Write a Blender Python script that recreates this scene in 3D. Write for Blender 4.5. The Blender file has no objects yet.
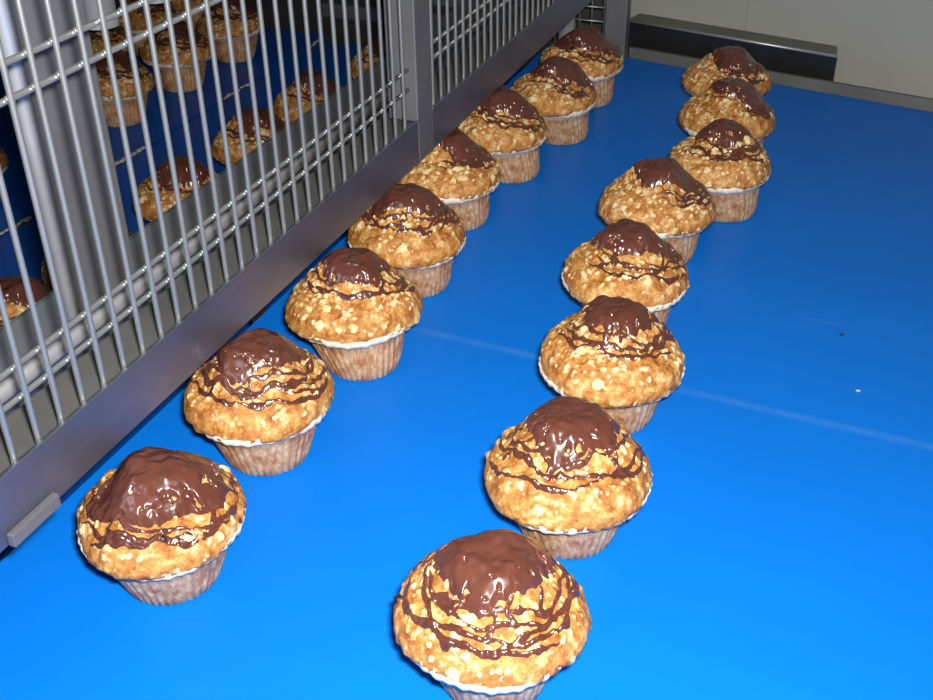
import bpy, bmesh, math, random
import numpy as np
from mathutils import Vector, Matrix

# ------------------------------------------------------------------ camera
# world: +Y runs along the conveyor away from the viewer, +X to the right, belt surface z = 0, metres
S = bpy.context.scene
COL = S.collection
CAM_H = 0.432
PITCH, ROLL, YAW = math.radians(32.3), math.radians(-0.915), math.radians(21.8)
cam_data = bpy.data.cameras.new('camera')
cam_data.sensor_width = 36.0
cam_data.lens = 1118.4 / 933.0 * 36.0
cam_data.clip_start = 0.02
cam_data.clip_end = 50
cam = bpy.data.objects.new('camera', cam_data)
COL.objects.link(cam)
fw = Vector((0, math.cos(PITCH), -math.sin(PITCH)))
rt0 = Vector((1, 0, 0))
up0 = rt0.cross(fw)
rt = math.cos(ROLL) * rt0 + math.sin(ROLL) * up0
up = -math.sin(ROLL) * rt0 + math.cos(ROLL) * up0
Rz = Matrix.Rotation(YAW, 3, 'Z')
rt, up, fw = Rz @ rt, Rz @ up, Rz @ fw
M = Matrix(((rt.x, up.x, -fw.x, 0), (rt.y, up.y, -fw.y, 0), (rt.z, up.z, -fw.z, CAM_H), (0, 0, 0, 1)))
cam.matrix_world = M
S.camera = cam

# ------------------------------------------------------------------ world, lights, exposure
world = bpy.data.worlds.new('world')
S.world = world
world.use_nodes = True
world.node_tree.nodes['Background'].inputs[0].default_value = (0.80, 0.88, 1.0, 1)
world.node_tree.nodes['Background'].inputs[1].default_value = 0.022


def area(name, loc, target, w, h, power, color=(1, 1, 1)):
    l = bpy.data.lights.new(name, 'AREA')
    l.shape = 'RECTANGLE'
    l.size, l.size_y, l.energy, l.color = w, h, power, color
    o = bpy.data.objects.new(name, l)
    COL.objects.link(o)
    o.location = loc
    o.rotation_euler = (Vector(target) - Vector(loc)).to_track_quat('-Z', 'Y').to_euler()
    return o


# the camera's flash, a few centimetres above and to the right of the lens
fp = Vector((0, 0, CAM_H)) + rt * 0.020 + up * 0.026
area('camera_flash', fp, fp + fw, 0.03, 0.016, 11.3, (1.0, 0.975, 0.93))
# unseen ceiling light, added for a faint overhead fill
area('ceiling_fill_light', (-0.35, 0.9, 2.2), (-0.3, 0.8, 0), 0.25, 1.2, 0.6, (0.86, 0.93, 1.0))

S.view_settings.view_transform = 'Standard'
S.view_settings.look = 'None'
S.view_settings.exposure = 0.0
S.view_settings.gamma = 1.0
S.view_settings.use_curve_mapping = False


# ------------------------------------------------------------------ materials
def new_mat(name):
    m = bpy.data.materials.new(name)
    m.use_nodes = True
    nt = m.node_tree
    return m, nt, nt.nodes['Principled BSDF']


def N(nt, kind, **kw):
    n = nt.nodes.new(kind)
    for k, v in kw.items():
        if k.startswith('i_'):
            n.inputs[k[2:].replace('_', ' ')].default_value = v
        else:
            setattr(n, k, v)
    return n


def ramp(nt, src, stops):
    r = nt.nodes.new('ShaderNodeValToRGB')
    el = r.color_ramp.elements
    while len(el) < len(stops):
        el.new(0.5)
    for e, (p, c) in zip(el, stops):
        e.position = p
        e.color = (*c, 1)
    nt.links.new(src, r.inputs[0])
    return r


def bump(nt, bsdf, src, strength, dist):
    b = nt.nodes.new('ShaderNodeBump')
    b.inputs['Strength'].default_value = strength
    b.inputs['Distance'].default_value = dist
    nt.links.new(src, b.inputs['Height'])
    nt.links.new(b.outputs[0], bsdf.inputs['Normal'])
    return b


def objcoord(nt, scale=(1, 1, 1)):
    tc = nt.nodes.new('ShaderNodeTexCoord')
    mp = nt.nodes.new('ShaderNodeMapping')
    mp.inputs['Scale'].default_value = scale
    nt.links.new(tc.outputs['Object'], mp.inputs[0])
    return mp.outputs[0]


def noise(nt, vec, scale, detail=3, rough=0.5):
    n = nt.nodes.new('ShaderNodeTexNoise')
    n.inputs['Scale'].default_value = scale
    n.inputs['Detail'].default_value = detail
    n.inputs['Roughness'].default_value = rough
    nt.links.new(vec, n.inputs['Vector'])
    return n.outputs['Fac']


def mix(nt, fac, a, b, mode='MIX'):
    m = nt.nodes.new('ShaderNodeMix')
    m.data_type = 'RGBA'
    m.blend_type = mode
    for sock, v in ((m.inputs[0], fac), (m.inputs[6], a), (m.inputs[7], b)):
        if isinstance(v, (int, float)):
            sock.default_value = v
        elif isinstance(v, tuple):
            sock.default_value = (*v, 1)
        else:
            nt.links.new(v, sock)
    return m.outputs[2]


def steel(name, col, rough, metallic=0.9, brush=(8, 8, 400), br=0.25):
    m, nt, b = new_mat(name)
    v = objcoord(nt, brush)
    f = noise(nt, v, 3.0, 4, 0.6)
    v2 = objcoord(nt, (1, 1, 1))
    g = noise(nt, v2, 14.0, 4, 0.6)
    c1 = tuple(c * (1 - br) for c in col)
    r = ramp(nt, g, [(0.3, c1), (0.7, col)])
    nt.links.new(r.outputs[0], b.inputs['Base Color'])
    b.inputs['Metallic'].default_value = metallic
    rr = nt.nodes.new('ShaderNodeMapRange')
    rr.inputs['To Min'].default_value = rough * 0.8
    rr.inputs['To Max'].default_value = rough * 1.25
    nt.links.new(f, rr.inputs['Value'])
    nt.links.new(rr.outputs[0], b.inputs['Roughness'])
    bump(nt, b, f, 0.15, 0.0004)
    return m


M_RAIL = steel('brushed_rail_steel', (0.29, 0.30, 0.37), 0.47, 0.95)  # blue tint paints some of the belt's reflection into the colour
M_POST = steel('brushed_post_steel', (0.18, 0.18, 0.195), 0.5, 0.45, (400, 400, 8))
M_WIRE = steel('bright_wire_steel', (0.34, 0.35, 0.34), 0.38, 0.7, (300, 300, 20), 0.1)
M_TUBE = steel('polished_tube_steel', (0.50, 0.50, 0.52), 0.35, 0.6, (4, 4, 4), 0.1)
M_PLATE = steel('dull_plate_steel', (0.22, 0.235, 0.245), 0.5, 0.6, (8, 8, 200), 0.2)
M_EDGE = steel('rolled_steel_painted_glint', (0.66, 0.67, 0.69), 0.38, 0.5, (40, 40, 40), 0.25)  # paler steel for the rolled edge; its specular glint is put into the colour
M_SHELF = steel('dusty_tray_steel', (0.15, 0.15, 0.145), 0.6, 0.35, (30, 30, 30), 0.35)
M_DARK = steel('dark_machine_steel', (0.07, 0.075, 0.07), 0.5, 0.5)  # the housing's dimness beyond the flash is put into this colour
M_STRIP = steel('grey_edge_steel', (0.21, 0.21, 0.18), 0.55, 0.5)
M_BOX = steel('dark_box_steel', (0.10, 0.10, 0.105), 0.32, 0.85)
M_LEDGE = steel('box_ledge_steel', (0.20, 0.205, 0.17), 0.5, 0.3)

# blue belt
def belt_mat(name, col, seams):
    m, nt, b = new_mat(name)
    v = objcoord(nt)
    g = noise(nt, v, 5.0, 4, 0.6)
    lo = tuple(c * 0.90 for c in col)
    c = ramp(nt, g, [(0.3, lo), (0.7, col)]).outputs[0]
    # faint scuffed transverse splice lines
    sep = nt.nodes.new('ShaderNodeSeparateXYZ')
    nt.links.new(v, sep.inputs[0])
    for (y0, sl, half, amt, x0, x1) in seams:
        t = N(nt, 'ShaderNodeMath', operation='MULTIPLY_ADD')
        nt.links.new(sep.outputs[0], t.inputs[0]); t.inputs[1].default_value = -sl; 
        t.inputs[2].default_value = -y0
        s = N(nt, 'ShaderNodeMath', operation='ADD')
        nt.links.new(sep.outputs[1], s.inputs[0]); nt.links.new(t.outputs[0], s.inputs[1])
        a = N(nt, 'ShaderNodeMath', operation='ABSOLUTE')
        nt.links.new(s.outputs[0], a.inputs[0])
        mr = nt.nodes.new('ShaderNodeMapRange')
        mr.inputs['From Min'].default_value = 0.0
        mr.inputs['From Max'].default_value = half
        mr.inputs['To Min'].default_value = amt
        mr.inputs['To Max'].default_value = 0.0
        nt.links.new(a.outputs[0], mr.inputs['Value'])
        gx = nt.nodes.new('ShaderNodeMapRange')
        gx.interpolation_type = 'SMOOTHSTEP'
        gx.inputs['From Min'].default_value = x0
        gx.inputs['From Max'].default_value = x0 + 0.03
        nt.links.new(sep.outputs[0], gx.inputs['Value'])
        gy = nt.nodes.new('ShaderNodeMapRange')
        gy.interpolation_type = 'SMOOTHSTEP'
        gy.inputs['From Min'].default_value = x1
        gy.inputs['From Max'].default_value = x1 - 0.03
        nt.links.new(sep.outputs[0], gy.inputs['Value'])
        f1 = N(nt, 'ShaderNodeMath', operation='MULTIPLY'); nt.links.new(mr.outputs[0], f1.inputs[0]); nt.links.new(gx.outputs[0], f1.inputs[1])
        f2 = N(nt, 'ShaderNodeMath', operation='MULTIPLY'); nt.links.new(f1.outputs[0], f2.inputs[0]); nt.links.new(gy.outputs[0], f2.inputs[1])
        n2 = noise(nt, v, 60, 3, 0.7)
        f3 = N(nt, 'ShaderNodeMath', operation='MULTIPLY'); nt.links.new(f2.outputs[0], f3.inputs[0]); nt.links.new(n2, f3.inputs[1])
        c = mix(nt, f3.outputs[0], c, (0.16, 0.38, 0.72))
    nt.links.new(c, b.inputs['Base Color'])
    b.inputs['Roughness'].default_value = 0.36
    b.inputs['Specular IOR Level'].default_value = 0.10
    fine = noise(nt, v, 900, 2, 0.5)
    bump(nt, b, fine, 0.05, 0.0002)
    return m


BLUE = (0.003, 0.168, 0.68)
M_BELT = belt_mat('blue_belt', BLUE, [(0.632, -0.055, 0.006, 0.28, -0.31, 0.3), (0.762, -0.04, 0.003, 0.22, -0.05, 0.01)])
M_BELT2 = belt_mat('blue_belt_far_side_dimmed', (0.004, 0.085, 0.42), [])  # darker copy of the belt blue; weaker flash light is put into the colour

m, nt, b = new_mat('belt_edge_residue')
b.inputs['Base Color'].default_value = (0.45, 0.42, 0.30, 1); b.inputs['Roughness'].default_value = 0.7
M_RESIDUE = m

# cake crumb
m, nt, b = new_mat('baked_cake')
v = objcoord(nt)
n1 = noise(nt, v, 125, 4, 0.6)
n2 = noise(nt, v, 320, 5, 0.65)
base = ramp(nt, n1, [(0.28, (0.28, 0.085, 0.016)), (0.44, (0.44, 0.175, 0.034)), (0.56, (0.55, 0.275, 0.072)), (0.68, (0.72, 0.52, 0.25))]).outputs[0]
dark = ramp(nt, n2, [(0.30, (0.55, 0.42, 0.33)), (0.55, (1, 1, 1))]).outputs[0]
base = mix(nt, 0.8, base, dark, 'MULTIPLY')
at = nt.nodes.new('ShaderNodeAttribute'); at.attribute_name = 'crumb'
mm = N(nt, 'ShaderNodeMath', operation='MULTIPLY_ADD')
nt.links.new(n2, mm.inputs[0]); mm.inputs[1].default_value = 2.2; mm.inputs[2].default_value = -1.1
ma = N(nt, 'ShaderNodeMath', operation='ADD')
nt.links.new(at.outputs['Fac'], ma.inputs[0]); nt.links.new(mm.outputs[0], ma.inputs[1])
fac = nt.nodes.new('ShaderNodeMapRange'); fac.interpolation_type = 'SMOOTHSTEP'
fac.inputs['From Min'].default_value = 0.18; fac.inputs['From Max'].default_value = 0.62
nt.links.new(ma.outputs[0], fac.inputs['Value'])
base = mix(nt, fac.outputs[0], base, (0.74, 0.57, 0.30))
nt.links.new(base, b.inputs['Base Color'])
b.inputs['Roughness'].default_value = 0.55
b.inputs['Specular IOR Level'].default_value = 0.4
bump(nt, b, n2, 0.8, 0.0016)
M_CAKE = m

# chocolate
m, nt, b = new_mat('dark_chocolate')
v = objcoord(nt)
n1 = noise(nt, v, 45, 3, 0.5)
c = ramp(nt, n1, [(0.3, (0.078, 0.024, 0.015)), (0.7, (0.110, 0.036, 0.024))]).outputs[0]
nt.links.new(c, b.inputs['Base Color'])
rr = nt.nodes.new('ShaderNodeMapRange')
rr.inputs['To Min'].default_value = 0.16
rr.inputs['To Max'].default_value = 0.34
nt.links.new(n1, rr.inputs['Value'])
nt.links.new(rr.outputs[0], b.inputs['Roughness'])
b.inputs['Specular IOR Level'].default_value = 0.6
n2 = noise(nt, v, 170, 2, 0.4)
bump(nt, b, n2, 0.16, 0.0010)
M_CHOC = m

# greaseproof paper cup: tan pleats soaked by the cake, white lip
m, nt, b = new_mat('paper_cup')
tc = nt.nodes.new('ShaderNodeTexCoord')
sep = nt.nodes.new('ShaderNodeSeparateXYZ')
nt.links.new(tc.outputs['Object'], sep.inputs[0])
v = tc.outputs['Object']
n1 = noise(nt, v, 70, 4, 0.6)
mp = nt.nodes.new('ShaderNodeMapping'); mp.inputs['Scale'].default_value = (1, 1, 0.12)
nt.links.new(v, mp.inputs[0])
n2 = noise(nt, mp.outputs[0], 420, 3, 0.6)
c1 = ramp(nt, n1, [(0.32, (0.36, 0.130, 0.040)), (0.5, (0.54, 0.275, 0.115)), (0.70, (0.70, 0.48, 0.27))]).outputs[0]
c2 = ramp(nt, n2, [(0.36, (0.76, 0.64, 0.55)), (0.52, (1, 1, 1))]).outputs[0]
c = mix(nt, 0.85, c1, c2, 'MULTIPLY')
st = ramp(nt, n2, [(0.56, (0, 0, 0)), (0.66, (1, 1, 1))]).outputs[0]
st2 = mix(nt, 0.45, (0.0, 0.0, 0.0), st)
c = mix(nt, st2, c, (0.86, 0.70, 0.50))
lip = nt.nodes.new('ShaderNodeMapRange')
lip.inputs['From Min'].default_value = 0.0335
lip.inputs['From Max'].default_value = 0.0360
nt.links.new(sep.outputs[2], lip.inputs['Value'])
c = mix(nt, lip.outputs[0], c, (0.70, 0.62, 0.52))
nt.links.new(c, b.inputs['Base Color'])
b.inputs['Roughness'].default_value = 0.5
M_PAPER = m

m, nt, b = new_mat('raisin')
b.inputs['Base Color'].default_value = (0.018, 0.010, 0.014, 1); b.inputs['Roughness'].default_value = 0.3
M_RAISIN = m

# painted wall panel
m, nt, b = new_mat('pale_wall_panel')
v = objcoord(nt)
n1 = noise(nt, v, 3.5, 4, 0.55)
c = ramp(nt, n1, [(0.35, (0.33, 0.34, 0.305)), (0.65, (0.38, 0.385, 0.35))]).outputs[0]
nt.links.new(c, b.inputs['Base Color']); b.inputs['Roughness'].default_value = 0.42
M_WALL = m
m, nt, b = new_mat('panel_joint'); b.inputs['Base Color'].default_value = (0.30, 0.31, 0.28, 1); b.inputs['Roughness'].default_value = 0.6
M_JOINT = m
m, nt, b = new_mat('tiled_floor'); 
v = objcoord(nt); n1 = noise(nt, v, 8, 4, .6)
nt.links.new(ramp(nt, n1, [(0.3, (0.08, 0.07, 0.06)), (0.7, (0.12, 0.11, 0.10))]).outputs[0], b.inputs['Base Color']); b.inputs['Roughness'].default_value = 0.5
M_FLOOR = m
m, nt, b = new_mat('white_plastic'); b.inputs['Base Color'].default_value = (0.90, 0.92, 0.94, 1); b.inputs['Roughness'].default_value = 0.35
M_WHITE = m
m, nt, b = new_mat('grey_plastic'); b.inputs['Base Color'].default_value = (0.60, 0.63, 0.68, 1); b.inputs['Roughness'].default_value = 0.4
M_NOZ = m


# ------------------------------------------------------------------ helpers
def link(name, me, mat, parent=None, loc=None):
    o = bpy.data.objects.new(name, me)
    COL.objects.link(o)
    if mat is not None and not me.materials:
        me.materials.append(mat)
    if parent is not None:
        o.parent = parent
    if loc is not None:
        o.location = loc
    return o


def tag(o, label=None, cat=None, group=None, kind=None):
    if label: o['label'] = label
    if cat: o['category'] = cat
    if group: o['group'] = group
    if kind: o['kind'] = kind
    return o


def empty(name, loc=(0, 0, 0)):
    o = bpy.data.objects.new(name, None)
    COL.objects.link(o)
    o.location = loc
    o.empty_display_size = 0.02
    return o


def bm_box(bm, lo, hi, bevel=0.0):
    r = bmesh.ops.create_cube(bm, size=1.0)
    vs = r['verts']
    for v_ in vs:
        v_.co = Vector([lo[i] + (v_.co[i] + 0.5) * (hi[i] - lo[i]) for i in range(3)])
    if bevel:
        es = set()
        for v_ in vs:
            for e in v_.link_edges:
                es.add(e)
        bmesh.ops.bevel(bm, geom=list(es), offset=bevel, segments=2, affect='EDGES', profile=0.6)


def bm_cyl(bm, a, b_, r, seg=12, r2=None):
    a, b_ = Vector(a), Vector(b_)
    d = b_ - a
    q = Vector((0, 0, 1)).rotation_difference(d.normalized()).to_matrix().to_4x4()
    mt = Matrix.Translation((a + b_) / 2) @ q
    bmesh.ops.create_cone(bm, cap_ends=True, cap_tris=False, segments=seg, radius1=r, radius2=r if r2 is None else r2, depth=d.length, matrix=mt)


def bm_mesh(bm, name, smooth=False):
    me = bpy.data.meshes.new(name)
    bm.normal_update()
    bm.to_mesh(me)
    bm.free()
    if smooth:
        me.polygons.foreach_set('use_smooth', [True] * len(me.polygons))
    return me


def box(name, lo, hi, mat, parent=None, bevel=0.0):
    """box whose object origin sits at the middle of its base"""
    c = Vector(((lo[0] + hi[0]) / 2, (lo[1] + hi[1]) / 2, lo[2]))
    bm = bmesh.new()
    bm_box(bm, Vector(lo) - c, Vector(hi) - c, bevel)
    off = parent.location if parent is not None else Vector((0, 0, 0))
    return link(name, bm_mesh(bm, name), mat, parent, c - off)


def tube_path(bm, pts, r, seg=10):
    pts = [Vector(p) for p in pts]
    rings = []
    t0 = (pts[1] - pts[0]).normalized()
    ref = Vector((1, 0, 0)) if abs(t0.x) < 0.9 else Vector((0, 1, 0))
    for i, p in enumerate(pts):
        t = ((pts[min(i + 1, len(pts) - 1)] - pts[max(i - 1, 0)])).normalized()
        n_ = t.cross(ref).normalized()
        b2 = t.cross(n_)
        rings.append([bm.verts.new(p + r * (math.cos(2 * math.pi * k / seg) * n_ + math.sin(2 * math.pi * k / seg) * b2)) for k in range(seg)])
    for i in range(len(rings) - 1):
        for k in range(seg):
            bm.faces.new((rings[i][k], rings[i][(k + 1) % seg], rings[i + 1][(k + 1) % seg], rings[i + 1][k]))
    bm.faces.new(rings[0][::-1])
    bm.faces.new(rings[-1])


# numpy value noise ------------------------------------------------
def vnoise2(x, y, seed):
    rs = np.random.RandomState(seed)
    T = rs.rand(64, 64)
    xi = np.floor(x).astype(int); yi = np.floor(y).astype(int)
    fx = x - xi; fy = y - yi
    fx = fx * fx * (3 - 2 * fx); fy = fy * fy * (3 - 2 * fy)
    g = lambda a, b_: T[a % 64, b_ % 64]
    return (g(xi, yi) * (1 - fx) + g(xi + 1, yi) * fx) * (1 - fy) + (g(xi, yi + 1) * (1 - fx) + g(xi + 1, yi + 1) * fx) * fy - 0.5


def fbm(x, y, seed, octv=3):
    a, s = 0.0, 1.0
    for i in range(octv):
        a = a + s * vnoise2(x * 2 ** i + 7.3 * i, y * 2 ** i + 3.1 * i, seed + i)
        s *= 0.5
    return a


def smooth(x):
    x = np.clip(x, 0, 1)
    return x * x * (3 - 2 * x)


def np_mesh(name, V, F, mat, smooth_=True):
    me = bpy.data.meshes.new(name)
    V = np.asarray(V, dtype=np.float32); F = np.asarray(F, dtype=np.int32)
    me.vertices.add(len(V)); me.vertices.foreach_set('co', V.ravel())
    me.loops.add(F.size); me.loops.foreach_set('vertex_index', F.ravel())
    me.polygons.add(len(F)); me.polygons.foreach_set('loop_start', np.arange(0, F.size, F.shape[1], dtype=np.int32))
    me.update(calc_edges=True)
    me.polygons.foreach_set('use_smooth', np.full(len(F), smooth_))
    me.materials.append(mat)
    me.validate()
    return me


def grid_faces(nr, nc, wrap=True):
    i = np.arange(nr - 1)[:, None]
    j = np.arange(nc if wrap else nc - 1)[None, :]
    j2 = (j + 1) % nc
    return np.stack([i * nc + j, i * nc + j2, (i + 1) * nc + j2, (i + 1) * nc + j], -1).reshape(-1, 4)


# view-independent muffin builder ----------------------------------
RIM_Z = 0.042


def muffin(base, cap_off, R, seed, label, group, hump=(0.0, 0.0, 1.0), glaze=(0.0, 0.0, 0.024), stretch=(1.0, 0.0),
           rings=4, ring_arc=(200, 340), spread=0.014, raisins=(), q=1.0, lumps=1.0, raise_=1.0):
    """base: cup base centre; cap_off: how far the cake leans over the cup; hump/glaze: centre offset of the
    mound and of the chocolate on it (metres) with size; ring_arc: degrees where drizzle strands lie densest."""
    rs = np.random.RandomState(seed)
    rnd = random.Random(seed)
    root = empty('muffin', base)
    tag(root, label, 'muffin', group)
    ox, oy = cap_off
    hx, hy, hs = hump

    # --- paper cup
    nth = 176
    prof = [(0.004, 0.0), (0.0240, 0.0), (0.0256, 0.0012), (0.0282, 0.009), (0.0309, 0.018), (0.0336, 0.027), (0.0355, 0.0338),
            (0.0374, 0.0360), (R * 0.90, 0.0378), (R * 0.965, 0.0402), (R * 0.990, 0.0446), (R * 0.972, 0.0450), (R * 0.94, 0.0415), (0.034, 0.0395)]
    th = np.linspace(0, 2 * math.pi, nth, endpoint=False)
    V = []
    ph = rnd.random() * 6
    wob = 1 + 0.012 * np.sin(2 * th + ph) + 0.006 * np.sin(3 * th + 2 * ph)
    for k, (r, z) in enumerate(prof):
        fl = 0.00050 * np.sin(40 * th + 0.8 * np.sin(3 * th + ph)) * (1 if 1 <= k <= 6 else (0.7 if k < 12 else 0.3)) * min(1, r / 0.02)
        rr_ = (r + fl) * (1 + (wob - 1) * (z / 0.045))
        lean = smooth(np.array(z / RIM_Z))
        zz = z + (0.0006 * np.sin(5 * th + ph) + 0.0004 * np.sin(22 * th)) * (1 if 7 < k < 12 else 0)
        V.append(np.stack([rr_ * np.cos(th) + ox * lean, rr_ * np.sin(th) + oy * lean, np.broadcast_to(zz, th.shape)], -1))
    V = np.array(V).reshape(-1, 3)
    F = grid_faces(len(prof), nth)
    link('paper_cup', np_mesh('paper_cup', V, F, M_PAPER), None, root)

    # --- cake surface: heightfield z(x,y) in cap frame
    pr = np.array([0, .20, .34, .46, .56, .66, .76, .86, .93, .98, 1.0]) * R
    pz_ = np.array([.0262, .0260, .0256, .0248, .0238, .0224, .0202, .0168, .0130, .0088, .0055]) * raise_
    ph2 = rnd.random() * 6

    def surf(x, y, rough=1.0):
        a = np.arctan2(y, x)
        rw = 1 + 0.022 * np.sin(2 * a + ph2) + 0.016 * np.sin(3 * a + 1.7 * ph2) + 0.010 * np.sin(5 * a + ph2)
        r = np.hypot(x, y) / rw
        z = np.interp(r, pr, pz_)
        d = np.hypot(x - hx, y - hy) / (R * 0.70 * hs)
        d = d * (1 + 0.10 * np.sin(3 * np.arctan2(y - hy, x - hx) + ph2))
        z = z + 0.0112 * hs * raise_ * (1 - smooth((d - 0.30) / 0.70)) + 0.0012 * np.clip(1 - d * d, 0, 1)
        z = z + fbm(x * 90 + 11, y * 90 + 5, seed + 3) * 0.0028
        if rough:
            z = z + rough * fbm(x * 330, y * 330, seed + 9, 2) * 0.0018
        return z

    # crumbs (sugar and streusel bits)
    nb = int(330 * lumps)
    ba = rs.rand(nb) * 2 * math.pi
    brr = R * np.sqrt(rs.uniform(0.12, 1.02, nb))
    bx, by = brr * np.cos(ba), brr * np.sin(ba)
    bs = rs.uniform(0.0007, 0.0017, nb) * np.where(rs.rand(nb) < 0.10, 2.1, 1.0)

    bz = surf(bx, by, 0)
    bz = np.where(brr > R * 0.97, rs.uniform(0.0, 0.006, nb), bz)

    def crumbs(x, y, z):
        h = np.zeros_like(x)
        c = np.zeros_like(x)
        for i in range(nb):
            mk = (np.abs(x - bx[i]) < 2 * bs[i]) & (np.abs(y - by[i]) < 2 * bs[i])
            if not mk.any():
                continue
            d2 = ((x[mk] - bx[i]) ** 2 + (y[mk] - by[i]) ** 2 + (z[mk] - bz[i]) ** 2) / bs[i] ** 2
            g = np.exp(-(d2 * 0.8) ** 1.5)
            h[mk] = np.maximum(h[mk], g * bs[i] * 0.6)
            c[mk] = np.maximum(c[mk], np.clip(g * 1.5 - 0.15, 0, 1) * (0.15 + 0.85 * (((i * 37) % 10) / 9) ** 1.5))
        return h, c

    nth = int(250 * q); nr = int(92 * q)
    th = np.linspace(0, 2 * math.pi, nth, endpoint=False)
    rw = 1 + 0.022 * np.sin(2 * th + ph2) + 0.016 * np.sin(3 * th + 1.7 * ph2) + 0.010 * np.sin(5 * th + ph2)
    rows, cr = [], []
    # underside then rounded edge
    for (fr, z) in ((0.80, -0.0030), (0.90, -0.0024), (0.95, -0.0014), (0.98, 0.0002), (0.996, 0.0022), (1.0, 0.0042)):
        r = R * rw * fr
        jag = fbm(th * 14 + 3, np.full_like(th, z * 400 + 2), seed + 20, 2) * 0.0016 * (1 if fr > 0.95 else 0)
        r = r + jag
        x, y = r * np.cos(th), r * np.sin(th)
        h, c = crumbs(x, y, np.full_like(x, z))
        x = x + h * np.cos(th) * 0.9; y = y + h * np.sin(th) * 0.9
        rows.append(np.stack([x, y, np.full_like(x, z)], -1)); cr.append(np.maximum(c, 0.35 if fr < 0.97 else 0))
    ts = np.linspace(0.992, 0.0, nr) ** 0.8
    for t in ts:
        r = R * rw * max(t, 0.004)
        x, y = r * np.cos(th), r * np.sin(th)
        z = surf(x, y)
        h, c = crumbs(x, y, z)
        out = smooth(np.array((t - 0.82) / 0.16))
        z = z + h * (1 - 0.4 * out)
        x = x + h * np.cos(th) * out; y = y + h * np.sin(th) * out
        rows.append(np.stack([x, y, z], -1)); cr.append(c)
    V = np.array(rows).reshape(-1, 3)
    V[:, 0] += ox; V[:, 1] += oy; V[:, 2] += RIM_Z
    me = np_mesh('cake_top', V, grid_faces(len(rows), nth), M_CAKE)
    at_ = me.attributes.new('crumb', 'FLOAT', 'POINT')
    at_.data.foreach_set('value', np.array(cr, dtype=np.float32).ravel())
    link('cake_top', me, None, root)

    # --- chocolate: one poured blob and looping strands around it
    step = 0.00048 / min(q, 1.0) ** 0.8
    n = int(2 * R * 0.99 / step)
    g = (np.arange(n) - n / 2) * step
    X, Y = np.meshgrid(g, g)
    gx, gy, gr = glaze
    gr = gr * 1.12
    dx, dy = X - gx, Y - gy
    sa, sv = stretch[1], stretch[0]
    ca, sn = math.cos(sa), math.sin(sa)
    du, dv = (dx * ca + dy * sn) / sv, (-dx * sn + dy * ca) * sv ** 0.5
    A = np.arctan2(dv, du)
    D = np.hypot(du, dv)
    wobb = 1 + 0.085 * np.sin(2 * A + rnd.random() * 6) + 0.06 * np.sin(3 * A + rnd.random() * 6) + 0.05 * np.sin(5 * A + rnd.random() * 6)
    edge = gr * wobb + fbm(X * 230, Y * 230, seed + 40, 2) * 0.0030
    sb = edge - D
    # windows where the cake shows through near the lower edge of the blob
    hole = fbm(X * 210 + 5, Y * 330 + 9, seed + 50, 2)
    band = smooth((D - gr * 0.45) / (gr * 0.3))
    sb = np.minimum(sb, (0.40 - hole * band) * 0.012 + 0.0 * D)
    s = sb.copy()
    AA = np.degrees(A) % 360
    a0, a1 = ring_arc
    mid = (a0 + a1) / 2 % 360; half = (a1 - a0) / 2
    dist = np.abs((AA - mid + 180) % 360 - 180)
    dens = smooth(1.6 - dist / max(half, 1))
    for k in range(rings):
        ex, ey = rnd.uniform(-1, 1) * 0.0022, rnd.uniform(-1, 1) * 0.0022
        Dk = np.hypot(du - ex, dv - ey); Ak = np.arctan2(dv - ey, du - ex)
        rk = gr * (1.02 + 0.05 * np.sin(2 * Ak + rnd.random() * 6)) + spread * (k + 0.7 + rnd.uniform(-.25, .25)) / rings
        rk = rk + 0.0011 * np.sin(6 * Ak + rnd.random() * 6) + 0.0006 * np.sin(13 * Ak + rnd.random() * 6)
        rk = rk + fbm(Ak * 3 + 30, Ak * 0 + k * 5, seed + 60 + k, 2) * 0.0022
        wn = fbm(Ak * 4.5 + 40, Ak * 0 + k * 3 + .5, seed + 80 + k, 3)
        w = 0.00075 + 0.0016 * np.clip(wn + 0.22, 0, 1)
        cut = fbm(Ak * 1.7 + 20, Ak * 0 + k * 7 + .3, seed + 90 + k, 1) + 0.42 * (1 if k < 2 else 0.7)
        w = w * smooth(0.25 + cut * 6) * (0.25 + 0.75 * dens) - (1 - dens) * 0.0004 * (k > 0)
        s = np.maximum(s, w - np.abs(Dk - rk))
    # a few runs and drips that join strands
    for k in range(5):
        aa = math.radians(mid + rnd.uniform(-half, half)); r0 = gr * 0.95; r1 = gr + spread * rnd.uniform(.3, .95)
        for j in range(14):
            t = j / 13
            r = r0 + (r1 - r0) * t
            uu = r * math.cos(aa + 0.12 * math.sin(3 * t + k)); vv = r * math.sin(aa + 0.12 * math.sin(3 * t + k))
            s = np.maximum(s, (0.0009 + 0.0008 * (t > 0.85)) - np.hypot(du - uu, dv - vv))
    rr_ = np.hypot(X, Y)
    s = np.minimum(s, (R * 0.93 - rr_))
    inblob = smooth(sb / 0.003)
    zs = surf(X, Y) ; z0 = surf(X, Y, 0)
    hh, _ = crumbs(X, Y, zs)
    basez = zs * (1 - inblob) + z0 * inblob + hh * (1 - inblob) * 0.6
    lump = fbm(X * 150 + 3, Y * 150 + 8, seed + 70, 2) * 0.0012
    hgt = np.where(s > 0, np.sqrt(np.clip(s, 0, 0.0022) * 0.0013) * 0.75 + inblob * (0.0013 + lump) + 0.0002, np.clip(s * 0.9, -0.0012, 0)) - 0.0001
    Z = basez + hgt
    act = s > 0
    qd = act[:-1, :-1] | act[1:, :-1] | act[:-1, 1:] | act[1:, 1:]
    ii, jj = np.nonzero(qd)
    idx = lambda a, b_: a * n + b_
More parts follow.
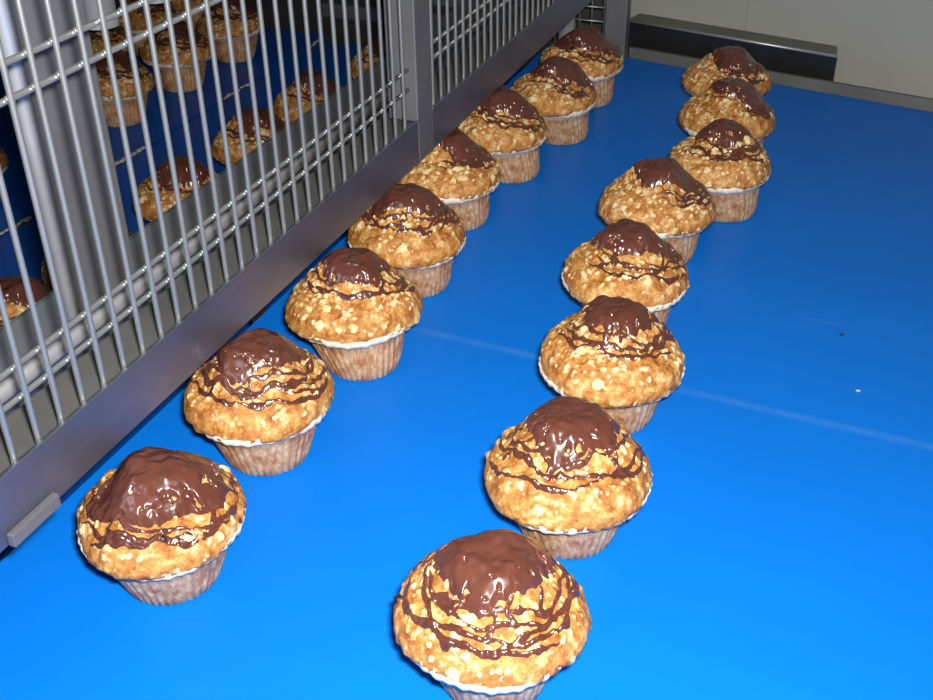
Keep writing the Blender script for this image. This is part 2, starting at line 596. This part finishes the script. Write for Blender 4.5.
    F = np.stack([idx(ii, jj), idx(ii, jj + 1), idx(ii + 1, jj + 1), idx(ii + 1, jj)], -1)
    used, inv = np.unique(F.ravel(), return_inverse=True)
    F = inv.reshape(-1, 4)
    P = np.stack([X.ravel() + ox, Y.ravel() + oy, Z.ravel() + RIM_Z], -1)[used]
    link('chocolate_glaze', np_mesh('chocolate_glaze', P, F, M_CHOC), None, root)

    for (rx, ry, sz) in raisins:
        zz = float(surf(np.array([rx]), np.array([ry]))[0]) + RIM_Z
        bm = bmesh.new()
        bmesh.ops.create_icosphere(bm, subdivisions=3, radius=sz)
        for v_ in bm.verts:
            f = 1 + 0.22 * math.sin(v_.co.x / sz * 5 + seed) * math.cos(v_.co.y / sz * 6) + 0.1 * math.sin(v_.co.z / sz * 9)
            v_.co *= f
            v_.co.z *= 0.7
        link('raisin', bm_mesh(bm, 'raisin', True), M_RAISIN, root, (rx + ox, ry + oy, zz))
    return root


# ------------------------------------------------------------------ setting: floor and wall
o = box('floor', (-3.5, -2.0, -0.92), (2.5, 3.2, -0.90), M_FLOOR); tag(o, kind='structure')

WA = Vector((-0.0669, 1.2980, 0)); WB = Vector((-0.3132, 1.3582, 0))   # line of the steel box front
wd = (WA - WB).normalized()           # to the right
wn = Vector((-wd.y, wd.x, 0))         # away from the viewer


def slab(name, p, along0, along1, back0, back1, z0, z1, mat, parent=None, bevel=0.0):
    """box laid along the wall direction; p is the reference point"""
    ang = math.atan2(wd.y, wd.x)
    bm = bmesh.new()
    c = ((along0 + along1) / 2, (back0 + back1) / 2)
    bm_box(bm, (along0 - c[0], back0 - c[1], 0), (along1 - c[0], back1 - c[1], z1 - z0), bevel)
    loc = Vector(p) + wd * c[0] + wn * c[1] + Vector((0, 0, z0))
    if parent is not None:
        loc = loc - parent.location
    o = link(name, bm_mesh(bm, name), mat, parent, loc)
    o.rotation_euler = (0, 0, ang)
    return o


o = slab('wall_back', WA, -0.285, 2.6, 0.037, 0.12, -0.90, 1.9, M_WALL); tag(o, kind='structure')
pw = Vector((-0.1842, 1.3465, 0))
al = (pw - WA).dot(wd)
o = slab('trim_1', WA, al - 0.0008, al + 0.0008, 0.0362, 0.037, -0.90, 1.9, M_JOINT); tag(o, kind='structure')
o = slab('trim_2', WA, al + 1.2 - 0.001, al + 1.2 + 0.001, 0.0362, 0.037, -0.90, 1.9, M_JOINT); tag(o, kind='structure')

# low steel trough fixed to the wall
o = box('wall_far', (-3.0, 2.3, -0.90), (-0.3, 2.38, 1.9), M_WALL); tag(o, kind='structure')
st_ = empty('wall_trough', WA + wd * -0.13 + Vector((0, 0, -0.10)))
tag(st_, 'low dark steel trough with a bright front edge against the pale wall behind the belt', 'trough')
slab('front_panel', WA, -0.265, 0.0, 0.0, 0.002, -0.10, 0.0340, M_BOX, st_)
def wpoly(name, pts, z0, z1, mat):
    bm = bmesh.new()
    w = lambda a_, b2, z: WA + wd * a_ + wn * b2 + Vector((0, 0, z)) - st_.location
    lo_ = [bm.verts.new(w(a_, b2, z0)) for a_, b2 in pts]
    hi_ = [bm.verts.new(w(a_, b2, z1)) for a_, b2 in pts]
    bm.faces.new(lo_[::-1]); bm.faces.new(hi_)
    for i in range(len(pts)):
        j = (i + 1) % len(pts)
        bm.faces.new((lo_[i], lo_[j], hi_[j], hi_[i]))
    bmesh.ops.recalc_face_normals(bm, faces=bm.faces)
    link(name, bm_mesh(bm, name), mat, st_)
wpoly('top_ledge', [(-0.265, 0.0), (0.0, 0.0), (-0.0125, 0.0355), (-0.265, 0.0355)], 0.0340, 0.0355, M_LEDGE)
wpoly('end_panel', [(-0.002, 0.0022), (0.0, 0.0022), (-0.0125, 0.0355), (-0.0145, 0.0355)], -0.10, 0.0338, M_BOX)
bm = bmesh.new()
L0 = WA + wd * -0.265 + wn * 0.0005 + Vector((0, 0, 0.0350)); L1_ = WA + wn * 0.0005 + Vector((0, 0, 0.0350))
bm_cyl(bm, L0 - st_.location, L1_ - st_.location, 0.0016, 10)
link('front_bead', bm_mesh(bm, 'front_bead', True), M_TUBE, st_)

# ------------------------------------------------------------------ front conveyor
E0 = Vector((-0.327, 1.330, 0)); E1 = Vector((0.043, 1.251, 0))   # far edge of the belt
ed = (E1 - E0).normalized()


def edge_y(x):
    return E0.y + (x - E0.x) * ed.y / ed.x


fc = empty('conveyor', (0.0, 0.5, -0.90))
tag(fc, 'steel frame under the foreground belt with a grey lip along its far end', 'frame')
x0, x1, y0 = -0.4185, 0.62, -0.35
bm = bmesh.new()
nx = 24
xs = [x0 + (x1 - x0) * i / nx for i in range(nx + 1)]
T = [(bm.verts.new((x, y0, 0.5 * 0)), bm.verts.new((x, edge_y(x), 0))) for x in xs]
for i in range(nx):
    bm.faces.new((T[i][0], T[i + 1][0], T[i + 1][1], T[i][1]))
g_ = bmesh.ops.extrude_face_region(bm, geom=list(bm.faces))
for e in g_['geom']:
    if isinstance(e, bmesh.types.BMVert):
        e.co.z -= 0.003
bmesh.ops.recalc_face_normals(bm, faces=bm.faces)
o = link('conveyor_belt', bm_mesh(bm, 'conveyor_belt'), M_BELT)
tag(o, 'wide smooth bright blue belt in the foreground carrying two rows of muffins', 'conveyor belt')
# steel lip along the far edge
bm = bmesh.new()
nrm = Vector((-ed.y, ed.x, 0))
P0 = E0 + ed * 0.0165 ; P1 = E0 + ed * ((x1 - E0.x) / ed.x)
def prism(bm, a, b_, n_, t0, t1, z0, z1):
    vs = [bm.verts.new(p + n_ * t + Vector((0, 0, z))) for p in (a, b_) for (t, z) in ((t0, z0), (t1, z0), (t1, z1), (t0, z1))]
    for f in ((0, 1, 2, 3), (7, 6, 5, 4), (0, 4, 5, 1), (1, 5, 6, 2), (2, 6, 7, 3), (3, 7, 4, 0)):
        bm.faces.new([vs[i] for i in f])
    bmesh.ops.recalc_face_normals(bm, faces=bm.faces)
prism(bm, P0, P1, nrm, 0.001, 0.006, -0.02, 0.0125)
link('end_lip', bm_mesh(bm, 'end_lip'), M_STRIP, fc, -fc.location)
bm = bmesh.new()
bm_box(bm, (-0.40, y0 + 0.02, -0.075), (x1, 1.06, -0.004))
link('bed', bm_mesh(bm, 'bed'), M_PLATE, fc, -fc.location)
for (lx, ly) in ((-0.36, -0.28), (0.56, -0.28), (-0.36, 1.00), (0.56, 1.00)):
    bm = bmesh.new(); bm_box(bm, (lx - .02, ly - .02, -0.90), (lx + .02, ly + .02, -0.075))
    link('leg', bm_mesh(bm, 'leg'), M_POST, fc, -fc.location)

# tiny crumbs lying on the belt
for (cx, cy, s_, nm) in ((-0.003, 0.748, 0.0011, 'tiny dark crumb on the empty right side of the blue belt'), (0.0145, 0.677, 0.0011, 'tiny pale crumb on the empty right side of the blue belt')):
    bm = bmesh.new(); bmesh.ops.create_icosphere(bm, subdivisions=2, radius=s_)
    for v_ in bm.verts:
        v_.co.x *= 1.6; v_.co.z = max(v_.co.z, -s_ * 0.5) * 0.7
        v_.co *= 1 + 0.2 * math.sin(v_.co.x / s_ * 4)
    me = bm_mesh(bm, 'cake_crumb', True)
    o = link('cake_crumb', me, M_RAISIN if 'dark' in nm else M_RESIDUE, None, (cx, cy, s_ * 0.36))
    tag(o, nm, 'crumb')

# ------------------------------------------------------------------ far side conveyor behind the guard
BZ = -0.057
bc = empty('conveyor', (-0.80, 0.6, -0.90))
tag(bc, 'dark steel frame under the two lower belts behind the wire guard', 'frame')
off = -bc.location
def cbox(name, lo, hi, mat, bevel=0.0):
    bm = bmesh.new(); bm_box(bm, lo, hi, bevel)
    return link(name, bm_mesh(bm, name), mat, bc, off)
o = box('conveyor_belt', (-0.794, -0.6, BZ - 0.003), (-0.424, 1.430, BZ), M_BELT2); tag(o, 'blue belt with shade painted in, directly behind the grey side plate and wire guard', 'conveyor belt')
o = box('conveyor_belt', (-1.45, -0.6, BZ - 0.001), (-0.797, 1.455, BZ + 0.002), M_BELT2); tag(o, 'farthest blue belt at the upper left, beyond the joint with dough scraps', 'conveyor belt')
cbox('bed', (-1.45, -0.58, BZ - 0.10), (-0.424, 1.42, BZ - 0.0035), M_DARK)
sp = empty('side_guide', (-0.421, 0.5, -0.14))
tag(sp, 'long grey side plate with a shiny round tube and tray behind the wire guard', 'side guide')
keep_bc, bc, off = bc, sp, -sp.location
cbox('side_plate', (-0.4225, -0.6, 0.035), (-0.4195, 1.30, 0.1255), M_PLATE)
for yy in (-0.5, 0.05, 0.62, 1.25):
    cbox('support_strut', (-0.4232, yy, -0.14), (-0.4226, yy + 0.02, 0.06), M_DARK)
cbox('drip_tray', (-0.3815, -0.3, 0.1070), (-0.3452, 1.285, 0.1085), M_SHELF)
cbox('tray_lip', (-0.3825, -0.3, 0.098), (-0.3815, 1.285, 0.1085), M_SHELF)
bm = bmesh.new()
bm_cyl(bm, (-0.402, -0.3, 0.1085), (-0.402, 1.28, 0.1085), 0.0062, 20)
link('guide_tube', bm_mesh(bm, 'guide_tube', True), M_TUBE, bc, off)
for yy in (0.10, 0.50, 0.90, 1.22):
    bm = bmesh.new()
    bm_box(bm, (-0.4195, yy, 0.099), (-0.3815, yy + 0.012, 0.1015))
    link('tray_bracket', bm_mesh(bm, 'tray_bracket'), M_PLATE, bc, off)
bc = keep_bc; off = -bc.location
for (lx, ly) in ((-0.45, -0.5), (-1.40, -0.5), (-0.45, 1.36), (-1.40, 1.36)):
    cbox('leg', (lx - .02, ly - .02, -0.90), (lx + .02, ly + .02, BZ - 0.10), M_POST)
# residue beads along the joint between the two belts
bm = bmesh.new()
rn = random.Random(4)
for (ya, yb) in ((0.76, 0.80), (0.93, 1.0), (1.17, 1.24), (1.40, 1.43)):
    y = ya
    while y < yb:
        s_ = rn.uniform(0.0015, 0.0032)
        mt = Matrix.Translation((-0.7955 + rn.uniform(-.002, .002), y, BZ + 0.0015)) @ Matrix.Diagonal((1.0, 1.8, 0.7, 1))
        bmesh.ops.create_icosphere(bm, subdivisions=2, radius=s_, matrix=mt)
        y += rn.uniform(0.004, 0.011)
o = link('dough_residue', bm_mesh(bm, 'dough_residue', True), M_RESIDUE, None)
tag(o, 'pale dough scraps caught along the joint between the two belts behind the guard', 'residue', kind='stuff')

# wide steel stanchion on the side plate, seen through the wires
pp = empty('machine_post', (-0.415, 0.458, 0.10))
tag(pp, 'wide grey steel post with a glint-coloured rounded edge behind the wire guard on the left', 'post')
bm = bmesh.new(); bm_box(bm, (-0.4185 + .415, 0.4275 - .458, 0.002), (-0.4085 + .415, 0.4840 - .458, 0.62), 0.0015)
link('flat_bar', bm_mesh(bm, 'flat_bar'), M_POST, pp)
bm = bmesh.new(); bm_cyl(bm, (-0.412 + .415, 0.4275 - .458, -0.0), (-0.412 + .415, 0.4275 - .458, 0.62), 0.0046, 10)
link('rolled_edge', bm_mesh(bm, 'rolled_edge', True), M_EDGE, pp)

# ------------------------------------------------------------------ wire guard
RV = -0.3405
gd = empty('wire_guard', (RV, 0.76, 0.084))
tag(gd, 'stainless steel wire mesh guard with a flat bottom rail standing between the muffin rows', 'guard')
off = -gd.location
def gpart(name, bm, mat, smooth_=False):
    return link(name, bm_mesh(bm, name, smooth_), mat, gd, off)
bm = bmesh.new(); bm_box(bm, (RV - 0.0028, -0.12, 0.0845), (RV, 0.7578, 0.1190), 0.0006); gpart('bottom_rail', bm, M_RAIL)
bm = bmesh.new(); bm_box(bm, (RV - 0.0028, 0.7876, 0.0845), (RV, 1.306, 0.1190), 0.0006); gpart('bottom_rail', bm, M_RAIL)
bm = bmesh.new(); bm_box(bm, (RV - 0.0028, 0.7582, 0.0843), (RV + 0.0003, 0.7872, 0.1172), 0.0004); gpart('joint_plate', bm, M_POST)
bm = bmesh.new()
bm_box(bm, (RV - 0.025, 0.7582, 0.1172), (RV, 0.7872, 0.56), 0.0012)
gpart('upright_post', bm, M_POST)
o = box('corner_post', (RV + 0.002, 1.3085, -0.90), (RV + 0.0285, 1.3285, 0.56), M_POST, None, 0.0015)
tag(o, 'square grey steel post at the far left corner of the foreground belt', 'post')
bm = bmesh.new(); bm_box(bm, (RV - 0.0045, -0.12, 0.54), (RV, 1.3085, 0.57), 0.0008); gpart('top_rail', bm, M_RAIL)
bm = bmesh.new()
bm_box(bm, (RV + 0.0002, 0.2815, 0.0842), (RV + 0.0042, 0.3140, 0.0915), 0.0008)
gpart('support_bracket', bm, M_POST)

WV = RV - 0.0046
def wire(y, k, far):
    bm = bmesh.new()
    r = 0.00150
    if k % 2 == 0:
        pts = [(WV, y, 0.54), (WV, y, 0.30), (WV, y, 0.135), (WV, y, 0.1205), (WV, y - 0.0004, 0.1165), (WV - 0.0004, y - 0.0014, 0.1125), (WV - 0.0010, y - 0.0028, 0.1102)]
    else:
        pts = [(WV, y, 0.54), (WV, y, 0.30), (WV, y, 0.135), (WV, y, 0.1185), (WV, y + 0.0001, 0.1130), (WV, y + 0.0008, 0.1098)]
    tube_path(bm, pts, r, 10)
    return gpart('vertical_wire', bm, M_WIRE, True)
ys = []
k = 0
y = 0.302 - 0.0167 * 12
while y < 0.750:
    ys.append(y); y += 0.0167 if y < 0.48 else 0.01715
y = 0.7990
far_ys = []
while y < 1.30:
    far_ys.append(y); y += 0.01685
for k, y in enumerate(ys): wire(y, k, False)
for k, y in enumerate(far_ys): wire(y, k, True)
HV = WV - 0.0030
for (ya, yb, zs) in ((-0.12, 0.7578, (0.1425, 0.1580, 0.2715, 0.2865, 0.40, 0.415)), (0.7876, 1.3085, (0.1530, 0.1650, 0.2715, 0.2865))):
    for z in zs:
        bm = bmesh.new()
        tube_path(bm, [(HV, ya + (yb - ya) * i / 8, z) for i in range(9)], 0.0016, 12)
        # weld nuggets at the crossings
        for yw in (ys if ya < 0.5 else far_ys):
            mt = Matrix.Translation((HV + 0.0012, yw, z + 0.0010))
            bmesh.ops.create_icosphere(bm, subdivisions=2, radius=0.0017, matrix=mt)
            mt = Matrix.Translation((HV + 0.0012, yw - 0.0024, z + 0.0006))
            bmesh.ops.create_icosphere(bm, subdivisions=2, radius=0.0013, matrix=mt)
        gpart('horizontal_wire', bm, M_WIRE, True)

# small end grid across the far gap, with a round steel foot
eg = empty('end_grid', (-0.375, 1.34, -0.06))
tag(eg, 'small square wire grid closing the gap behind the last muffin beside the end post', 'grid')
bm = bmesh.new()
for z in [-0.042 + 0.0175 * i for i in range(9)]:
    bm_cyl(bm, (-0.0465, 0.03, z + .06), (0.033, 0.03, z + .06), 0.0013, 8)
for x in (-0.045, -0.029, -0.013, 0.003, 0.019, 0.032):
    bm_cyl(bm, (x, 0.033, 0.0), (x, 0.033, 0.22), 0.0013, 8)
link('wire_grid', bm_mesh(bm, 'wire_grid', True), M_WIRE, eg)
ft = empty('support_column', (-0.398, 1.352, -0.90))
tag(ft, 'round shiny steel column under the guard rail behind the last muffin of the left row', 'column')
bm = bmesh.new(); bm_cyl(bm, (0, 0, 0), (0, 0, 0.975), 0.0105, 24); bm_cyl(bm, (0, 0, 0.895), (0, 0, 0.905), 0.013, 24)
link('column_tube', bm_mesh(bm, 'column_tube', True), M_TUBE, ft)

# machine housing, its dimness put into the colour, at the end of the far conveyor
mh = empty('machine_housing', (-0.95, 1.62, -0.90))
tag(mh, 'ribbed machine housing, painted dim, at the far end of the belts behind the guard', 'machine')
off = -mh.location
def mbox(name, lo, hi, mat, bevel=0.0):
    bm = bmesh.new(); bm_box(bm, lo, hi, bevel)
    return link(name, bm_mesh(bm, name), mat, mh, off)
mbox('body', (-1.75, 1.475, -0.90), (-0.425, 1.56, 0.62), M_DARK)
for z in (0.0, 0.035, 0.07, 0.105, 0.14, 0.175, 0.21):
    mbox('rib', (-1.25, 1.464, z), (-0.50, 1.475, z + 0.012), M_PLATE, 0.002)
mbox('cross_bar', (-0.80, 1.452, -0.028), (-0.56, 1.4635, -0.008), M_POST, 0.002)
mbox('side_cover', (-0.425, 1.475, -0.90), (-0.345, 1.48, 0.62), M_DARK)

NZ0 = 0.062
NOZ = ((-0.873, 1.056, 'white round nozzle beside the wide post at the top edge, left of the other nozzle'),
       (-0.876, 1.172, 'white round nozzle just peeking in at the top edge, right of the other nozzle'))
# depositor head with white nozzles above the farthest row
dh = empty('depositor_head', (-0.873, 1.474, 0.24))
tag(dh, 'steel header on the dark machine above the back row of muffins, carrying the white nozzles', 'depositor')
bm = bmesh.new(); bm_box(bm, (-0.035, -0.52, 0.0), (0.035, 0.0, 0.06), 0.003)
link('header_box', bm_mesh(bm, 'header_box'), M_POST, dh)
for (nx_, ny_, lb) in NOZ:
    nz = empty('nozzle', (nx_, ny_, NZ0))
    tag(nz, lb, 'nozzle', 'white nozzles above the back row')
    bm = bmesh.new()
    bm_cyl(bm, (0, 0, 0.0), (0, 0, 0.008), 0.0205, 40)
    link('nozzle_ring', bm_mesh(bm, 'nozzle_ring', False), M_WHITE, nz)
    bm = bmesh.new()
    bm_cyl(bm, (0, 0, 0.008), (0, 0, 0.24 - NZ0), 0.0195, 40)
    link('nozzle_body', bm_mesh(bm, 'nozzle_body', False), M_NOZ, nz)

# ------------------------------------------------------------------ muffins
def rot(dx, dy):      # offsets given as (to the right, away) seen by a viewer at the near end -> world
    c, s = math.cos(YAW), math.sin(YAW)
    return (dx * c - dy * s, dx * s + dy * c)


GL = 'muffins in the left row beside the guard rail'
GR = 'muffins in the right row in the middle of the blue belt'
VA = math.degrees(YAW) - 90      # direction facing the viewer, degrees
A_ = (VA - 100, VA + 100)
B_ = (VA - 70, VA + 125)
#    base x,y,        cap offset,        R,     seed
L = [
    ((-0.3215, 0.3640), (0.0030, -0.0040), 0.0440, 11, 'nearest muffin of the left row, low chocolate cap with gaps, dark raisin below',
     dict(hump=(*rot(0.002, 0.001), 1.12), glaze=(*rot(0.002, 0.003), 0.0285), stretch=(1.10, YAW), rings=4, ring_arc=A_, spread=0.011, raisins=((*rot(0.0105, -0.0345), 0.0020),), raise_=0.90)),
    ((-0.3275, 0.4783), (0.0015, -0.0028), 0.0447, 23, 'second muffin from the front in the left row, tall smooth round chocolate dome',
     dict(hump=(*rot(0.000, 0.002), 1.10), glaze=(*rot(0.002, 0.007), 0.0235), rings=5, ring_arc=A_, spread=0.014)),
    ((-0.3170, 0.5939), (-0.0035, -0.0015), 0.0458, 37, 'third muffin from the front in the left row, flat topped chocolate above thick ring',
     dict(hump=(*rot(0.001, 0.003), 1.10), glaze=(*rot(0.002, 0.010), 0.0235), rings=3, ring_arc=B_, spread=0.012, lumps=1.5)),
    ((-0.3275, 0.7130), (-0.0020, -0.0085), 0.0456, 45, 'fourth muffin from the front in the left row, thin chocolate strands under its dome',
     dict(hump=(*rot(0.000, 0.004), 1.05), glaze=(*rot(0.002, 0.007), 0.0240), rings=4, ring_arc=B_, spread=0.010, lumps=1.2)),
    ((-0.3395, 0.8330), (-0.0045, -0.0095), 0.0456, 53, 'fifth muffin from the front in the left row, pale sugar lumps in front',
     dict(hump=(*rot(0.000, 0.006), 1.0), glaze=(*rot(0.009, 0.010), 0.0265), rings=3, ring_arc=(VA - 10, VA + 110), spread=0.008, lumps=1.7)),
    ((-0.3290, 0.9450), (-0.0085, -0.0100), 0.0450, 67, 'sixth muffin from the front in the left row, fine chocolate strands right side',
     dict(hump=(*rot(0.002, 0.006), 1.0), glaze=(*rot(0.010, 0.007), 0.0250), rings=5, ring_arc=(VA - 50, VA + 120), spread=0.012, lumps=1.3, raisins=((*rot(0.006, -0.034), 0.0018),))),
    ((-0.3120, 1.0520), (-0.0060, -0.0120), 0.0440, 71, 'next to last muffin of the left row, chocolate oval tilted down to the right',
     dict(hump=(*rot(0.004, 0.005), 1.0), glaze=(*rot(0.010, 0.004), 0.0250), stretch=(1.22, math.radians(-10)), rings=3, ring_arc=(VA - 30, VA + 110), spread=0.009)),
    ((-0.3160, 1.1640), (-0.0060, -0.0090), 0.0455, 83, 'farthest muffin of the left row, close to the corner post, dark raisin in side',
     dict(hump=(*rot(0.002, 0.004), 1.0), glaze=(*rot(0.008, 0.003), 0.0285), stretch=(1.12, 0.0), raise_=0.93, rings=4, ring_arc=(VA - 30, VA + 120), spread=0.010, raisins=((*rot(-0.012, -0.019), 0.003),))),
]
Rr = [
    ((-0.1320, 0.3590), (0.0000, -0.0030), 0.0450, 101, 'nearest muffin of the right row, cut by the picture bottom, many chocolate loops',
     dict(hump=(*rot(0.001, 0.003), 1.10), glaze=(*rot(0.002, 0.006), 0.0240), rings=5, ring_arc=(VA - 115, VA + 115), spread=0.017, raisins=((*rot(-0.043, 0.004), 0.0028),), raise_=0.96, q=1.1)),
    ((-0.1284, 0.4736), (-0.0003, -0.0050), 0.0460, 113, 'second muffin from the front in the right row, big round chocolate dome',
     dict(hump=(*rot(0.001, 0.006), 1.12), glaze=(*rot(0.002, 0.009), 0.0250), rings=3, ring_arc=A_, spread=0.015, lumps=0.9, q=1.1)),
    ((-0.1350, 0.5935), (-0.0010, -0.0065), 0.0462, 127, 'third muffin from the front in the right row, thin wavy strands below the dome',
     dict(hump=(*rot(0.002, 0.006), 1.05), glaze=(*rot(0.003, 0.011), 0.0220), rings=4, ring_arc=B_, spread=0.014)),
    ((-0.1530, 0.7060), (-0.0030, -0.0065), 0.0455, 131, 'fourth muffin from the front in the right row, ragged chocolate cap',
     dict(hump=(*rot(0.000, 0.006), 1.0), glaze=(*rot(0.006, 0.009), 0.0250), rings=3, ring_arc=(VA - 40, VA + 110), spread=0.014, lumps=1.1)),
    ((-0.1560, 0.8300), (-0.0050, -0.0110), 0.0455, 149, 'fourth muffin from the back in the right row, smooth chocolate slab sliding right',
     dict(hump=(*rot(0.000, 0.006), 1.0), glaze=(*rot(0.009, 0.009), 0.0255), rings=4, ring_arc=(VA + 0, VA + 110), spread=0.010, lumps=1.4)),
    ((-0.1220, 0.9304), (-0.0080, -0.0095), 0.0446, 151, 'third muffin from the back in the right row, pleated paper cup in full view',
     dict(hump=(*rot(0.003, 0.004), 1.0), glaze=(*rot(0.004, 0.007), 0.0215), rings=5, ring_arc=(VA - 60, VA + 110), spread=0.013, lumps=1.3)),
    ((-0.1370, 1.0420), (-0.0060, -0.0090), 0.0446, 163, 'second muffin from the back in the right row, bare golden left side',
     dict(hump=(*rot(0.002, 0.004), 1.0), glaze=(*rot(0.013, 0.004), 0.0255), stretch=(1.12, 0.0), rings=3, ring_arc=(VA + 0, VA + 110), spread=0.008)),
    ((-0.1580, 1.1500), (-0.0060, -0.0080), 0.0442, 179, 'farthest muffin of the right row, in front of the steel trough, glossy chocolate patch',
     dict(hump=(*rot(0.003, 0.003), 1.05), raise_=0.87, glaze=(*rot(0.011, 0.002), 0.0270), rings=2, ring_arc=(VA + 0, VA + 110), spread=0.008, lumps=1.5)),
]
for (bs_, co, R_, sd, lb, kw) in L:
    muffin((bs_[0], bs_[1], 0), co, R_, sd, lb, GL, **kw)
for (bs_, co, R_, sd, lb, kw) in Rr:
    muffin((bs_[0], bs_[1], 0), co, R_, sd, lb, GR, **kw)

GB = 'muffins close behind the grey side plate of the far conveyor'
GC = 'muffins in the back row on the far belt behind the wire guard'
back = [
    ((-0.598, 0.565), 201, 'muffin at the left picture edge behind the grey plate, left of the wide post', GB, BZ),
    ((-0.606, 0.672), 202, 'muffin mostly hidden by the wide post behind the grey plate, chocolate sliver showing', GB, BZ),
    ((-0.612, 0.812), 203, 'first whole muffin right of the wide post, its cup hidden by the grey plate', GB, BZ),
    ((-0.613, 0.950), 204, 'middle muffin behind the grey plate, chocolate to the right, cream lumps to the left', GB, BZ),
    ((-0.613, 1.076), 205, 'muffin behind the grey plate, second nearest to the guard upright', GB, BZ),
    ((-0.588, 1.222), 206, 'small muffin behind the grey plate closest to the guard upright, only its top showing', GB, BZ),
    ((-0.866, 0.798), 211, 'muffin with a pale cup cut by the left picture edge behind the wide post', GC, BZ + .002),
    ((-0.868, 0.930), 212, 'muffin hidden behind the wide grey post on the far belt', GC, BZ + .002),
    ((-0.870, 1.060), 213, 'muffin touching the wide post\'s right edge on the far belt, paper cup showing', GC, BZ + .002),
    ((-0.870, 1.190), 214, 'second muffin right of the wide post on the far belt, whole cup showing', GC, BZ + .002),
    ((-0.868, 1.318), 215, 'rightmost muffin of the back row on the far belt', GC, BZ + .002),
    ((-0.990, 1.065), 220, 'muffin of the farthest row hidden behind the wide grey post', 'muffins of the farthest row', BZ + .002),
    ((-0.990, 1.182), 221, 'muffin of the farthest row, seen just below the white nozzle by the wide post', 'muffins of the farthest row', BZ + .002),
    ((-0.995, 1.300), 222, 'muffin of the farthest row seen between two muffins of the back row', 'muffins of the farthest row', BZ + .002),
    ((-0.995, 1.412), 223, 'last muffin of the farthest row at the top edge of the picture', 'muffins of the farthest row', BZ + .002),
]
for (xy, sd, lb, g_, bz) in back:
    if sd in (212, 220):
        continue
    rn = random.Random(sd)
    muffin((xy[0], xy[1], bz), (-0.001, -0.001), 0.0455, sd, lb, g_, hump=(*rot(0.001, 0.003), 1.0),
           glaze=(*rot(0.006 + rn.uniform(-.002, .002), 0.006), 0.0245), rings=4 if sd > 210 else 2, ring_arc=B_, spread=0.011, q=0.6, lumps=1.2)
